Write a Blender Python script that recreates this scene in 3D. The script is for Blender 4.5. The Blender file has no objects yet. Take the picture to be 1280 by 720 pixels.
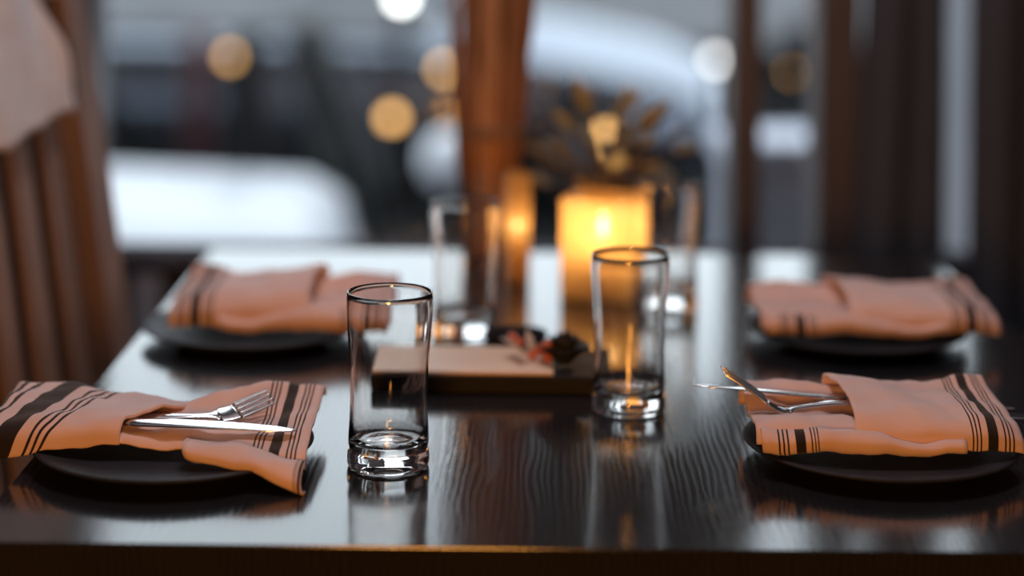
import bpy, bmesh, math, random
from mathutils import Vector, Matrix
random.seed(7)
R = math.radians
scene = bpy.context.scene
C = scene.collection

# ------------------------------------------------------------------ camera
# world: x right, y away from the camera, z up; z = 0 is the table top
cam_d = bpy.data.cameras.new('camera')
cam = bpy.data.objects.new('camera', cam_d); C.objects.link(cam)
cam.location = (0, 0, 0.43)
cam.rotation_euler = (R(90), R(-0.6), 0)
cam_d.sensor_width = 36.0
cam_d.lens = 2340 / 1280 * 36.0
cam_d.shift_x = -6 / 1280
cam_d.shift_y = -490 / 1280
cam_d.clip_start = 0.02
cam_d.dof.use_dof = True
cam_d.dof.focus_distance = 1.41
cam_d.dof.aperture_fstop = 1.6
scene.camera = cam

# ------------------------------------------------------------------ world: even overcast sky
w = bpy.data.worlds.new('overcast_sky'); scene.world = w
w.use_nodes = True
bg = w.node_tree.nodes['Background']
bg.inputs[0].default_value = (0.86, 0.92, 1.0, 1)
bg.inputs[1].default_value = 3.3

# ------------------------------------------------------------------ exposure
vs = scene.view_settings
vs.view_transform = 'Standard'
vs.look = 'None'
vs.gamma = 1.0
vs.use_curve_mapping = False
vs.exposure = 0.0

# ------------------------------------------------------------------ room lamp and added fill
def lamp(name, typ, loc, energy, col, size, rot=(0, 0, 0), target=None):
    d = bpy.data.lights.new(name, typ); d.energy = energy; d.color = col
    if typ == 'AREA':
        d.shape = 'DISK'; d.size = size
    else:
        d.shadow_soft_size = size
    o = bpy.data.objects.new(name, d); C.objects.link(o); o.location = loc
    if target is not None:
        o.rotation_euler = (Vector(target) - Vector(loc)).to_track_quat('-Z', 'Y').to_euler()
    else:
        o.rotation_euler = rot
    return o
# warm lamp of the dining room behind the camera
wl_ = lamp('warm_spot_lamp_light', 'SPOT', (-0.12, -0.30, 0.30), 58, (1.0, 0.40, 0.07), 0.15, target=(0.0, 1.62, 0.05))
wl_.data.spot_size = R(44); wl_.data.spot_blend = 0.5
lamp('added_overhead_fill', 'POINT', (-0.05, 1.78, 1.50), 24, (1.0, 0.90, 0.92), 0.12)  # overhead fill added to brighten the napkin tops, no fixture seen

# ------------------------------------------------------------------ helpers
def obj(name, me, mat=None, parent=None, smooth=True):
    if isinstance(me, bmesh.types.BMesh):
        bm = me; me = bpy.data.meshes.new(name)
        bmesh.ops.recalc_face_normals(bm, faces=bm.faces)
        bm.to_mesh(me); bm.free()
    if smooth:
        me.polygons.foreach_set('use_smooth', [True] * len(me.polygons))
    o = bpy.data.objects.new(name, me); C.objects.link(o)
    if mat: me.materials.append(mat)
    if parent: o.parent = parent
    return o

def empty(name, loc=(0, 0, 0), rz=0.0):
    o = bpy.data.objects.new(name, None); C.objects.link(o)
    o.location = loc; o.rotation_euler = (0, 0, rz); o.empty_display_size = 0.05
    return o

def tag(o, label=None, cat=None, group=None, kind=None):
    if label: o['label'] = label
    if cat: o['category'] = cat
    if group: o['group'] = group
    if kind: o['kind'] = kind
    return o

def box_bm(bm, x0, x1, y0, y1, z0, z1, bev=0.0, seg=2):
    r = bmesh.ops.create_cube(bm, size=1.0)
    vs_ = r['verts']
    bmesh.ops.scale(bm, vec=(x1 - x0, y1 - y0, z1 - z0), verts=vs_)
    bmesh.ops.translate(bm, vec=((x0 + x1) / 2, (y0 + y1) / 2, (z0 + z1) / 2), verts=vs_)
    if bev > 0:
        es = list({e for v in vs_ for e in v.link_edges})
        bmesh.ops.bevel(bm, geom=es, offset=bev, segments=seg, affect='EDGES', profile=0.5)

def box(name, x0, x1, y0, y1, z0, z1, mat, parent=None, bev=0.0, seg=2):
    bm = bmesh.new(); box_bm(bm, x0, x1, y0, y1, z0, z1, bev, seg)
    return obj(name, bm, mat, parent, smooth=False)

def lathe(name, prof, mat, parent=None, n=64, closed=False, smooth=True):
    """prof: list of (r, z) revolved about z."""
    bm = bmesh.new(); rings = []
    for r, z in prof:
        if r < 1e-6:
            rings.append([bm.verts.new((0, 0, z))])
        else:
            rings.append([bm.verts.new((r * math.cos(2 * math.pi * k / n), r * math.sin(2 * math.pi * k / n), z)) for k in range(n)])
    pairs = list(zip(rings, rings[1:]))
    if closed: pairs.append((rings[-1], rings[0]))
    for a, b in pairs:
        for k in range(n):
            k2 = (k + 1) % n
            if len(a) == 1 and len(b) == 1: continue
            if len(a) == 1: bm.faces.new((a[0], b[k], b[k2]))
            elif len(b) == 1: bm.faces.new((a[k], b[0], a[k2]))
            else: bm.faces.new((a[k], b[k], b[k2], a[k2]))
    return obj(name, bm, mat, parent, smooth)

def catmull(pts, n):
    """resample a polyline of tuples with Catmull-Rom, n pieces for each span"""
    P = [Vector(p) for p in pts]; out = []
    for i in range(len(P) - 1):
        p0 = P[max(i - 1, 0)]; p1 = P[i]; p2 = P[i + 1]; p3 = P[min(i + 2, len(P) - 1)]
        for k in range(n):
            t = k / n
            out.append(0.5 * ((2 * p1) + (p2 - p0) * t + (2 * p0 - 5 * p1 + 4 * p2 - p3) * t * t + (3 * p1 - p0 - 3 * p2 + p3) * t ** 3))
    out.append(P[-1].copy())
    return out

def tube(bm, pts, rad, n=8, cap=True):
    P = [Vector(p) for p in pts]; rings = []
    rads = rad if isinstance(rad, (list, tuple)) else [rad] * len(P)
    ref = None
    for i, p in enumerate(P):
        d = (P[min(i + 1, len(P) - 1)] - P[max(i - 1, 0)]).normalized()
        if ref is None:
            ref = Vector((1, 0, 0)) if abs(d.x) < 0.9 else Vector((0, 1, 0))
        a = (ref - d * ref.dot(d)).normalized(); b = d.cross(a); ref = a
        rings.append([bm.verts.new(p + rads[i] * (math.cos(2 * math.pi * k / n) * a + math.sin(2 * math.pi * k / n) * b)) for k in range(n)])
    for a, b in zip(rings, rings[1:]):
        for k in range(n):
            bm.faces.new((a[k], a[(k + 1) % n], b[(k + 1) % n], b[k]))
    if cap:
        bm.faces.new(list(reversed(rings[0]))); bm.faces.new(rings[-1])

def sheet(name, rows, us, mat, parent=None, nu=6, nv=5, thick=0.0022, wrinkle=0.0008, seed=0):
    """cloth surface through rows of 3-D points; us = cloth coordinate of each row (metres from the woven end)"""
    rr = [catmull(r, nv) for r in rows]
    cols = [catmull([tuple(r[j]) for r in rr], nu) for j in range(len(rr[0]))]
    uu = [(v.x, v.y) for v in catmull([(u, u, 0) if isinstance(u, (int, float)) else (u[0], u[1], 0) for u in us], nu)]
    rnd = random.Random(seed); ph = [rnd.uniform(0, 6.28) for _ in range(6)]
    bm = bmesh.new(); uvl = bm.loops.layers.uv.new('UVMap')
    grid = []; uvs = {}
    for i in range(len(uu)):
        row = []
        for j in range(len(cols)):
            p = cols[j][i].copy()
            p.z += wrinkle * (math.sin(p.x * 130 + p.y * 60 + ph[0]) + math.sin(p.y * 190 - p.x * 70 + ph[1]) + 0.6 * math.sin(p.x * 290 + p.y * 170 + ph[2]))
            v = bm.verts.new(p); tj = j / (len(cols) - 1); uvs[v] = (uu[i][0] + (uu[i][1] - uu[i][0]) * tj, tj); row.append(v)
        grid.append(row)
    for i in range(len(grid) - 1):
        for j in range(len(cols) - 1):
            f = bm.faces.new((grid[i][j], grid[i + 1][j], grid[i + 1][j + 1], grid[i][j + 1]))
            for l in f.loops: l[uvl].uv = uvs[l.vert]
    o = obj(name, bm, mat, parent)
    m = o.modifiers.new('thickness', 'SOLIDIFY'); m.thickness = thick; m.offset = 0
    return o

# ------------------------------------------------------------------ materials
def mat_base(name):
    m = bpy.data.materials.new(name); m.use_nodes = True
    return m, m.node_tree.nodes, m.node_tree.links, m.node_tree.nodes['Principled BSDF']

def plain(name, col, rough=0.5, metal=0.0, noise=0.0, nscale=20.0, bump=0.0, coat=0.0, stretch=(1, 1, 1), spec=0.5):
    m, N, L, b = mat_base(name)
    b.inputs['Base Color'].default_value = (*col, 1); b.inputs['Roughness'].default_value = rough
    b.inputs['Metallic'].default_value = metal; b.inputs['Coat Weight'].default_value = coat
    b.inputs['Specular IOR Level'].default_value = spec
    if noise > 0 or bump > 0:
        tc = N.new('ShaderNodeTexCoord'); mp = N.new('ShaderNodeMapping'); mp.inputs['Scale'].default_value = stretch
        nz = N.new('ShaderNodeTexNoise'); nz.inputs['Scale'].default_value = nscale; nz.inputs['Detail'].default_value = 5
        L.new(tc.outputs['Object'], mp.inputs['Vector']); L.new(mp.outputs['Vector'], nz.inputs['Vector'])
        if noise > 0:
            cr = N.new('ShaderNodeValToRGB')
            cr.color_ramp.elements[0].position = 0.3; cr.color_ramp.elements[1].position = 0.7
            cr.color_ramp.elements[0].color = (*[c * (1 - noise) for c in col], 1)
            cr.color_ramp.elements[1].color = (*[min(1, c * (1 + noise)) for c in col], 1)
            L.new(nz.outputs['Fac'], cr.inputs['Fac']); L.new(cr.outputs['Color'], b.inputs['Base Color'])
        if bump > 0:
            bp = N.new('ShaderNodeBump'); bp.inputs['Strength'].default_value = bump; bp.inputs['Distance'].default_value = 0.002
            L.new(nz.outputs['Fac'], bp.inputs['Height']); L.new(bp.outputs['Normal'], b.inputs['Normal'])
    return m

def make_table_wood():
    m, N, L, b = mat_base('espresso_table_wood')
    tc = N.new('ShaderNodeTexCoord')
    mp = N.new('ShaderNodeMapping'); mp.inputs['Scale'].default_value = (1.0, 0.16, 1.0); mp.inputs['Rotation'].default_value = (0, 0, R(7))
    big = N.new('ShaderNodeTexNoise'); big.inputs['Scale'].default_value = 9; big.inputs['Detail'].default_value = 3; big.inputs['Distortion'].default_value = 0.7
    fine = N.new('ShaderNodeTexNoise'); fine.inputs['Scale'].default_value = 210; fine.inputs['Detail'].default_value = 4
    wv = N.new('ShaderNodeTexWave'); wv.wave_type = 'BANDS'; wv.bands_direction = 'X'
    wv.inputs['Scale'].default_value = 60; wv.inputs['Distortion'].default_value = 9; wv.inputs['Detail'].default_value = 3; wv.inputs['Detail Scale'].default_value = 0.7
    L.new(tc.outputs['Object'], mp.inputs['Vector'])
    for n in (big, fine, wv): L.new(mp.outputs['Vector'], n.inputs['Vector'])
    cr = N.new('ShaderNodeValToRGB')
    cr.color_ramp.elements[0].color = (0.012, 0.012, 0.014, 1); cr.color_ramp.elements[0].position = 0.3
    cr.color_ramp.elements[1].color = (0.024, 0.020, 0.021, 1); cr.color_ramp.elements[1].position = 0.75
    mx = N.new('ShaderNodeMath'); mx.operation = 'MULTIPLY_ADD'; mx.inputs[1].default_value = 0.25
    L.new(wv.outputs['Fac'], mx.inputs[0]); 
    hf = N.new('ShaderNodeMath'); hf.operation = 'MULTIPLY'; hf.inputs[1].default_value = 0.6
    L.new(big.outputs['Fac'], hf.inputs[0]); L.new(hf.outputs[0], mx.inputs[2])
    L.new(mx.outputs[0], cr.inputs['Fac']); L.new(cr.outputs['Color'], b.inputs['Base Color'])
    ad = N.new('ShaderNodeMath'); ad.operation = 'MULTIPLY_ADD'; ad.inputs[1].default_value = 0.9
    ws_ = N.new('ShaderNodeMath'); ws_.operation = 'MULTIPLY'; ws_.inputs[1].default_value = 0.22; L.new(wv.outputs['Fac'], ws_.inputs[0])
    L.new(fine.outputs['Fac'], ad.inputs[0]); L.new(ws_.outputs[0], ad.inputs[2])
    bp = N.new('ShaderNodeBump'); bp.inputs['Strength'].default_value = 0.10; bp.inputs['Distance'].default_value = 0.0004
    L.new(ad.outputs[0], bp.inputs['Height']); L.new(bp.outputs['Normal'], b.inputs['Normal'])
    rr = N.new('ShaderNodeMapRange'); rr.inputs['To Min'].default_value = 0.11; rr.inputs['To Max'].default_value = 0.17
    L.new(wv.outputs['Fac'], rr.inputs['Value']); L.new(rr.outputs[0], b.inputs['Roughness'])
    return m

def make_napkin():
    """pale pink linen with a woven border: three thin lines, one broad band, three thin lines"""
    m, N, L, b = mat_base('striped_pink_linen')
    uv = N.new('ShaderNodeUVMap'); uv.uv_map = 'UVMap'
    sp = N.new('ShaderNodeSeparateXYZ'); L.new(uv.outputs['UV'], sp.inputs[0])
    acc = None
    lines = [(0.0080, 0.00065), (0.0112, 0.00065), (0.0144, 0.00065), (0.0240, 0.0040), (0.0336, 0.00065), (0.0368, 0.00065), (0.0400, 0.00065)]
    for pos, hw in lines:
        c = N.new('ShaderNodeMath'); c.operation = 'COMPARE'; c.inputs[1].default_value = pos; c.inputs[2].default_value = hw
        L.new(sp.outputs['X'], c.inputs[0])
        if acc is None: acc = c
        else:
            a = N.new('ShaderNodeMath'); a.operation = 'ADD'; L.new(acc.outputs[0], a.inputs[0]); L.new(c.outputs[0], a.inputs[1]); acc = a
    tc = N.new('ShaderNodeTexCoord')
    wv = N.new('ShaderNodeTexNoise'); wv.inputs['Scale'].default_value = 900; wv.inputs['Detail'].default_value = 2
    L.new(tc.outputs['Object'], wv.inputs['Vector'])
    big = N.new('ShaderNodeTexNoise'); big.inputs['Scale'].default_value = 30; L.new(tc.outputs['Object'], big.inputs['Vector'])
    cr = N.new('ShaderNodeValToRGB')
    cr.color_ramp.elements[0].color = (0.66, 0.45, 0.41, 1); cr.color_ramp.elements[1].color = (0.78, 0.55, 0.50, 1)
    L.new(big.outputs['Fac'], cr.inputs['Fac'])
    mix = N.new('ShaderNodeMix'); mix.data_type = 'RGBA'
    L.new(acc.outputs[0], mix.inputs['Factor']); L.new(cr.outputs['Color'], mix.inputs['A']); mix.inputs['B'].default_value = (0.022, 0.017, 0.018, 1)
    L.new(mix.outputs['Result'], b.inputs['Base Color'])
    b.inputs['Roughness'].default_value = 0.9; b.inputs['Specular IOR Level'].default_value = 0.15
    b.inputs['Sheen Weight'].default_value = 0.15
    bp = N.new('ShaderNodeBump'); bp.inputs['Strength'].default_value = 0.25; bp.inputs['Distance'].default_value = 0.0006
    L.new(wv.outputs['Fac'], bp.inputs['Height']); L.new(bp.outputs['Normal'], b.inputs['Normal'])
    return m

def make_glass(name, col=(1, 1, 1), rough=0.0):
    m, N, L, b = mat_base(name)
    b.inputs['Base Color'].default_value = (*col, 1); b.inputs['Transmission Weight'].default_value = 1.0
    b.inputs['IOR'].default_value = 1.5; b.inputs['Roughness'].default_value = rough
    return m

def make_pane():
    m, N, L, b = mat_base('window_pane_glass')
    N.remove(b); out = N['Material Output']
    t = N.new('ShaderNodeBsdfTransparent'); t.inputs[0].default_value = (0.94, 0.97, 0.97, 1)
    g = N.new('ShaderNodeBsdfGlossy'); g.inputs['Roughness'].default_value = 0.02
    f = N.new('ShaderNodeFresnel'); f.inputs['IOR'].default_value = 1.45
    mx = N.new('ShaderNodeMixShader')
    L.new(f.outputs[0], mx.inputs[0]); L.new(t.outputs[0], mx.inputs[1]); L.new(g.outputs[0], mx.inputs[2]); L.new(mx.outputs[0], out.inputs[0])
    return m

def make_amber():
    """frosted amber glass that scatters the candle light"""
    m, N, L, b = mat_base('frosted_amber_glass')
    N.remove(b); out = N['Material Output']
    tl = N.new('ShaderNodeBsdfTranslucent'); tl.inputs[0].default_value = (1.0, 0.60, 0.22, 1)
    tr = N.new('ShaderNodeBsdfTransparent'); tr.inputs[0].default_value = (1.0, 0.85, 0.60, 1)
    df = N.new('ShaderNodeBsdfDiffuse'); df.inputs[0].default_value = (0.75, 0.33, 0.07, 1)
    gl = N.new('ShaderNodeBsdfGlossy'); gl.inputs['Roughness'].default_value = 0.15
    fr = N.new('ShaderNodeFresnel')
    m1 = N.new('ShaderNodeMixShader'); m1.inputs[0].default_value = 0.25
    m2 = N.new('ShaderNodeMixShader'); m2.inputs[0].default_value = 0.10
    m3 = N.new('ShaderNodeMixShader')
    L.new(tl.outputs[0], m1.inputs[1]); L.new(df.outputs[0], m1.inputs[2])
    L.new(m1.outputs[0], m2.inputs[1]); L.new(tr.outputs[0], m2.inputs[2])
    L.new(fr.outputs[0], m3.inputs[0]); L.new(m2.outputs[0], m3.inputs[1]); L.new(gl.outputs[0], m3.inputs[2])
    L.new(m3.outputs[0], out.inputs[0])
    return m

def make_blind():
    m, N, L, b = mat_base('grey_dimming_fabric')
    N.remove(b); out = N['Material Output']
    d = N.new('ShaderNodeBsdfDiffuse'); d.inputs[0].default_value = (0.12, 0.12, 0.125, 1)
    t = N.new('ShaderNodeBsdfTranslucent'); t.inputs[0].default_value = (0.20, 0.20, 0.21, 1)
    nz = N.new('ShaderNodeTexNoise'); nz.inputs['Scale'].default_value = 30
    mr = N.new('ShaderNodeMapRange'); mr.inputs['To Min'].default_value = 0.42; mr.inputs['To Max'].default_value = 0.58
    mx = N.new('ShaderNodeMixShader'); L.new(nz.outputs['Fac'], mr.inputs['Value']); L.new(mr.outputs[0], mx.inputs[0])
    L.new(d.outputs[0], mx.inputs[1]); L.new(t.outputs[0], mx.inputs[2]); L.new(mx.outputs[0], out.inputs[0])
    return m

def emit(name, col, s):
    m, N, L, b = mat_base(name)
    b.inputs['Base Color'].default_value = (*col, 1)
    b.inputs['Emission Color'].default_value = (*col, 1); b.inputs['Emission Strength'].default_value = s
    return m

M = dict(
    table=make_table_wood(), napkin=make_napkin(), glass=make_glass('clear_tumbler_glass', (1.0, 0.985, 0.97)), pane=make_pane(), blind=make_blind(), amber=make_amber(),
    plate=plain('black_stoneware', (0.017, 0.0175, 0.022), 0.6, noise=0.3, nscale=60, spec=0.15),
    steel=plain('polished_steel', (0.75, 0.73, 0.72), 0.14, 1.0, bump=0.03, nscale=90),
    chair=plain('brown_chair_wood', (0.24, 0.155, 0.12), 0.45, noise=0.3, nscale=18, stretch=(1, 1, 0.12), bump=0.1),
    drape=plain('pale_linen', (0.68, 0.67, 0.70), 0.9, noise=0.06, nscale=40, bump=0.2, spec=0.1),
    frame=plain('brown_window_wood', (0.070, 0.055, 0.058), 0.5, noise=0.25, nscale=14, stretch=(1, 1, 0.1), bump=0.1),
    darkwood=plain('dark_stained_panel', (0.050, 0.043, 0.046), 0.6, noise=0.3, nscale=12, stretch=(1, 1, 0.1), spec=0.0),
    trimgrey=plain('worn_grey_trim', (0.34, 0.33, 0.36), 0.5, noise=0.2, nscale=20),
    plaster=plain('grey_plaster', (0.33, 0.32, 0.34), 0.85, noise=0.15, nscale=6, bump=0.15),
    ceil=plain('warm_ceiling_paint', (0.52, 0.50, 0.53), 0.9, noise=0.05, nscale=5),
    floor=plain('dark_floorboards', (0.06, 0.04, 0.03), 0.5, noise=0.35, nscale=5, stretch=(1, 0.1, 1), bump=0.1),
    curtain=plain('dark_brown_curtain', (0.060, 0.064, 0.078), 0.9, noise=0.3, nscale=25, stretch=(1, 1, 0.05), bump=0.2, spec=0.1),
    bark=plain('dried_brown_stalk', (0.30, 0.135, 0.065), 0.75, noise=0.5, nscale=22, stretch=(1, 1, 0.1), bump=0.4),
    barkpale=plain('pale_dried_stalk', (0.50, 0.27, 0.15), 0.75, noise=0.4, nscale=22, stretch=(1, 1, 0.1), bump=0.4),
    barkdark=plain('dark_dried_stalk', (0.16, 0.075, 0.04), 0.75, noise=0.5, nscale=22, stretch=(1, 1, 0.1), bump=0.4),
    twine=plain('brown_twine', (0.22, 0.12, 0.06), 0.9, noise=0.3, nscale=90, bump=0.3),
    wax=plain('cream_wax', (0.85, 0.70, 0.48), 0.6, noise=0.05, nscale=30),
    flame=emit('candle_flame', (1.0, 0.86, 0.60), 36.0),
    leaf=plain('dry_olive_leaf', (0.22, 0.17, 0.09), 0.6, noise=0.4, nscale=35, bump=0.2),
    stem=plain('dry_stem', (0.12, 0.075, 0.04), 0.8, noise=0.3, nscale=40),
    pot=plain('dark_clay_pot', (0.03, 0.024, 0.022), 0.6, noise=0.2, nscale=30),
    boardtop=plain('pale_raw_wood', (0.80, 0.58, 0.43), 0.6, noise=0.12, nscale=16, stretch=(0.15, 1, 1), bump=0.15),
    boardedge=plain('black_painted_wood', (0.010, 0.009, 0.010), 0.6, noise=0.2, nscale=30, spec=0.2),
    petal=plain('black_rose_petal', (0.014, 0.012, 0.013), 0.7, noise=0.3, nscale=60),
    berry=plain('red_orange_berry', (0.55, 0.13, 0.06), 0.35, noise=0.25, nscale=90),
    silver=plain('silver_leaf', (0.55, 0.52, 0.52), 0.4, noise=0.2, nscale=90),
    asphalt=plain('wet_dark_asphalt', (0.010, 0.010, 0.011), 0.85, noise=0.3, nscale=3, bump=0.3, spec=0.05),
    carwhite=plain('white_car_paint', (0.40, 0.41, 0.45), 0.4, noise=0.03, nscale=2, coat=0.15),
    carsilver=plain('silver_blue_car_paint', (0.27, 0.32, 0.38), 0.3, noise=0.05, nscale=2, coat=0.2),
    carblack=plain('dark_metallic_car_paint', (0.22, 0.245, 0.29), 0.16, 0.9, noise=0.08, nscale=2, coat=0.6),
    paleglass=plain('painted_bright_car_glass', (0.32, 0.33, 0.35), 0.3, noise=0.15, nscale=3),  # pale colour stands in for the brightness showing in the car windows
    facade=plain('dark_brick_facade', (0.05, 0.04, 0.038), 0.85, noise=0.3, nscale=9, bump=0.2),
    outwall=plain('white_rendered_wall', (0.82, 0.83, 0.90), 0.9, noise=0.08, nscale=4, bump=0.2),
    carglass=plain('dark_car_glass', (0.02, 0.025, 0.03), 0.12),
    cladding=plain('black_car_plastic', (0.010, 0.011, 0.014), 0.7, noise=0.2, nscale=8, spec=0.15),
    tyre=plain('black_rubber', (0.008, 0.008, 0.008), 0.85, noise=0.2, nscale=20, spec=0.1),
    rim=plain('grey_alloy', (0.10, 0.10, 0.11), 0.5, 0.6, noise=0.1, nscale=20),
    van=plain('pale_grey_van_paint', (0.34, 0.34, 0.36), 0.5, noise=0.05, nscale=1.5),
    redpaint=plain('dull_red_paint', (0.09, 0.022, 0.025), 0.6, noise=0.2, nscale=8),
    darkmetal=plain('dark_painted_metal', (0.012, 0.012, 0.013), 0.7, noise=0.2, nscale=20, spec=0.15),
    reflectgrey=plain('grey_painted_reflection', (0.075, 0.077, 0.078), 0.7, noise=0.3, nscale=5),  # grey painted in for a streak reflected on the car door
    concrete=plain('pale_concrete', (0.55, 0.57, 0.66), 0.9, noise=0.12, nscale=6, bump=0.2),
    whitestone=plain('white_painted_stone', (0.84, 0.87, 0.93), 0.7, noise=0.04, nscale=8),
    amberlamp=emit('amber_lamp_globe', (1.0, 0.50, 0.16), 5.5),
    brightlamp=emit('bright_white_globe', (1.0, 0.95, 0.90), 16.0),
    whitelamp=emit('white_lamp_globe', (1.0, 0.93, 0.90), 6.0),
)

# ------------------------------------------------------------------ the room
FLOOR, CEIL = -0.75, 1.95
WX0, WX1, WZ0, WZ1, WY0, WY1 = -0.635, 0.72, -0.100, 1.55, 2.70, 2.84     # window opening and wall thickness
LX, RX, BY = -2.2, 1.5, -2.2
def struct(o): o['kind'] = 'structure'; return o
struct(box('floor', LX - .1, RX + .1, BY - .1, WY1, FLOOR - .1, FLOOR, M['floor']))
struct(box('ceiling', LX - .1, RX + .1, BY - .1, WY1, CEIL, CEIL + .1, M['ceil']))
struct(box('wall_left', LX - .1, LX, BY - .1, WY1, FLOOR, CEIL, M['plaster']))
struct(box('wall_right', RX, RX + .1, BY - .1, WY1, FLOOR, CEIL, M['plaster']))
struct(box('wall_rear', LX, RX, BY - .1, BY, FLOOR, CEIL, M['plaster']))
bm = bmesh.new()
box_bm(bm, LX, WX0, WY0, WY1, FLOOR, CEIL); box_bm(bm, WX1, RX, WY0, WY1, FLOOR, CEIL)
box_bm(bm, WX0, WX1, WY0, WY1, FLOOR, WZ0 - .02); box_bm(bm, WX0, WX1, WY0, WY1, WZ1, CEIL)
struct(obj('wall_window', bm, M['darkwood'], smooth=False))
# grey upright batten on the panel below the window
for i, (xa, xb) in enumerate(((-0.545, -0.505), (-0.12, -0.08), (0.30, 0.34))):
    struct(box('trim_%d' % (i + 1), xa, xb, WY0 - .018, WY0 - .0005, FLOOR, WZ0 - .022, M['trimgrey'], bev=0.003))
# window: frame with posts, three panes, sill
win = struct(empty('window_1', ((WX0 + WX1) / 2, WY0, WZ0)))
def wpart(name, x0, x1, y0, y1, z0, z1, mat, bev=0.004):
    o = box(name, x0, x1, y0, y1, z0, z1, M[mat], None, bev); o.parent = win
    o.matrix_parent_inverse = Matrix.Translation(win.location).inverted(); return o
wpart('window_sill', WX0, WX1, WY0 - .012, WY1 + .002, WZ0 - .02, WZ0, 'darkwood')
wpart('window_frame', WX0, WX0 + .022, WY0 + .02, WY1 - .01, WZ0, WZ1, 'frame')
wpart('window_frame', WX1 - .03, WX1, WY0 + .02, WY1 - .01, WZ0, WZ1, 'frame')
wpart('window_frame', WX0 + .022, WX1 - .03, WY0 + .02, WY1 - .01, WZ1 - .04, WZ1, 'frame')
wpart('window_post', 0.315, 0.357, WY0 + .005, WY1 - .02, WZ0, WZ1 - .04, 'frame')
wpart('window_post', 0.440, 0.500, WY0 + .005, WY1 - .02, WZ0, WZ1 - .04, 'frame')
wpart('added_dimming_blind', -0.105, 0.312, WY0 + .030, WY0 + .033, 0.302, WZ1 - .04, 'blind', 0)  # unseen blind added to darken the right side of the tabletop reflection
for xa, xb in ((WX0 + .022, 0.315), (0.357, 0.440), (0.500, WX1 - .03)):
    wpart('pane', xa, xb, WY0 + .07, WY0 + .076, WZ0, WZ1 - .04, 'pane', 0)

# curtains: dark pleated cloth either side of a slit of daylight
def curtain(x0t, x0b, x1, y, pleat, label, seed):
    rnd = random.Random(seed); bm = bmesh.new(); nx, nz = int((x1 - x0b) / 0.006), 14; g = []
    for k in range(nz + 1):
        t = k / nz; z = FLOOR + 0.02 + t * (CEIL - 0.08 - FLOOR - 0.02)
        s = min(max((z + 0.1) / 0.5, 0), 1); xl = x0b + (x0t - x0b) * s
        row = []
        for i in range(nx + 1):
            u = i / nx; x = xl + u * (x1 - xl)
            yy = y + pleat * math.sin(u * (x1 - x0b) * 95 + 0.5 * math.sin(u * 9 + seed)) * (0.75 + 0.25 * math.sin(z * 2 + i * 0.1))
            row.append(bm.verts.new((x, yy, z)))
        g.append(row)
    for k in range(nz):
        for i in range(nx): bm.faces.new((g[k][i], g[k][i + 1], g[k + 1][i + 1], g[k + 1][i]))
    e = empty('curtain', ((x0b + x1) / 2, y, FLOOR))
    o = obj('fabric', bm, M['curtain'], e); o.matrix_parent_inverse = Matrix.Translation(e.location).inverted()
    o.modifiers.new('thickness', 'SOLIDIFY').thickness = 0.003
    bm = bmesh.new(); tube(bm, [(x0b - .02, y, CEIL - .06), (x1 - 0.003, y, CEIL - .06)], 0.01, 10)
    o = obj('rod', bm, M['darkmetal'], e); o.matrix_parent_inverse = Matrix.Translation(e.location).inverted()
    tag(e, label, 'curtain', 'curtains at the window')
    return e
curtain(0.500, 0.472, 0.606, 2.64, 0.012, 'narrow dark brown curtain between the window post and the bright slit', 1)
curtain(0.640, 0.640, 1.44, 2.63, 0.016, 'wide dark brown curtain filling the right edge beyond the bright slit', 2)

# ------------------------------------------------------------------ table
TX0, TX1, TY0, TY1 = -0.363, 0.505, 1.235, 2.262
tb = empty('dining_table', ((TX0 + TX1) / 2, (TY0 + TY1) / 2, FLOOR))
tag(tb, 'dark glossy espresso wood dining table with the glasses on it', 'table')
def tpart(name, *a, mat='table', bev=0.001):
    o = box(name, *a, M[mat], None, bev, 3); o.parent = tb; o.matrix_parent_inverse = Matrix.Translation(tb.location).inverted(); return o
tpart('tabletop', TX0, TX1, TY0, TY1, -0.032, 0.0)
for y0, y1 in ((TY0 + .05, TY0 + .072), (TY1 - .072, TY1 - .05)):
    tpart('apron', TX0 + .10, TX1 - .10, y0, y1, -0.11, -0.032)
for x0, x1 in ((TX0 + .05, TX0 + .072), (TX1 - .072, TX1 - .05)):
    tpart('apron', x0, x1, TY0 + .10, TY1 - .10, -0.11, -0.032)
for x0 in (TX0 + .04, TX1 - .10):
    for y0 in (TY0 + .04, TY1 - .10):
        tpart('leg', x0, x0 + .06, y0, y0 + .06, FLOOR, -0.032)

# ------------------------------------------------------------------ tumblers
def tumbler_profile():
    out = [(0.0, 0.0035), (0.018, 0.0032), (0.0255, 0.0008), (0.0285, 0.0002), (0.0302, 0.0010), (0.0310, 0.0035), (0.0310, 0.0085), (0.0306, 0.0115),
           (0.0296, 0.0132), (0.0297, 0.0150), (0.0304, 0.0175), (0.0303, 0.023), (0.0296, 0.036), (0.0292, 0.050), (0.0295, 0.066), (0.0303, 0.082),
           (0.0315, 0.097), (0.0325, 0.110), (0.0329, 0.119), (0.0327, 0.126), (0.0325, 0.1290), (0.0321, 0.1304), (0.0315, 0.1308), (0.0309, 0.1300)]
    inn = [(0.0308, 0.126), (0.0311, 0.119), (0.0308, 0.110), (0.0298, 0.097), (0.0286, 0.082), (0.0278, 0.066), (0.0274, 0.050), (0.0276, 0.036),
           (0.0278, 0.026), (0.0266, 0.0205), (0.0235, 0.0180), (0.017, 0.0172), (0.011, 0.0182), (0.006, 0.0190), (0.0, 0.0192)]
    return out + inn
tm = lathe('tumbler', tumbler_profile(), M['glass'], n=96)
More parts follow.
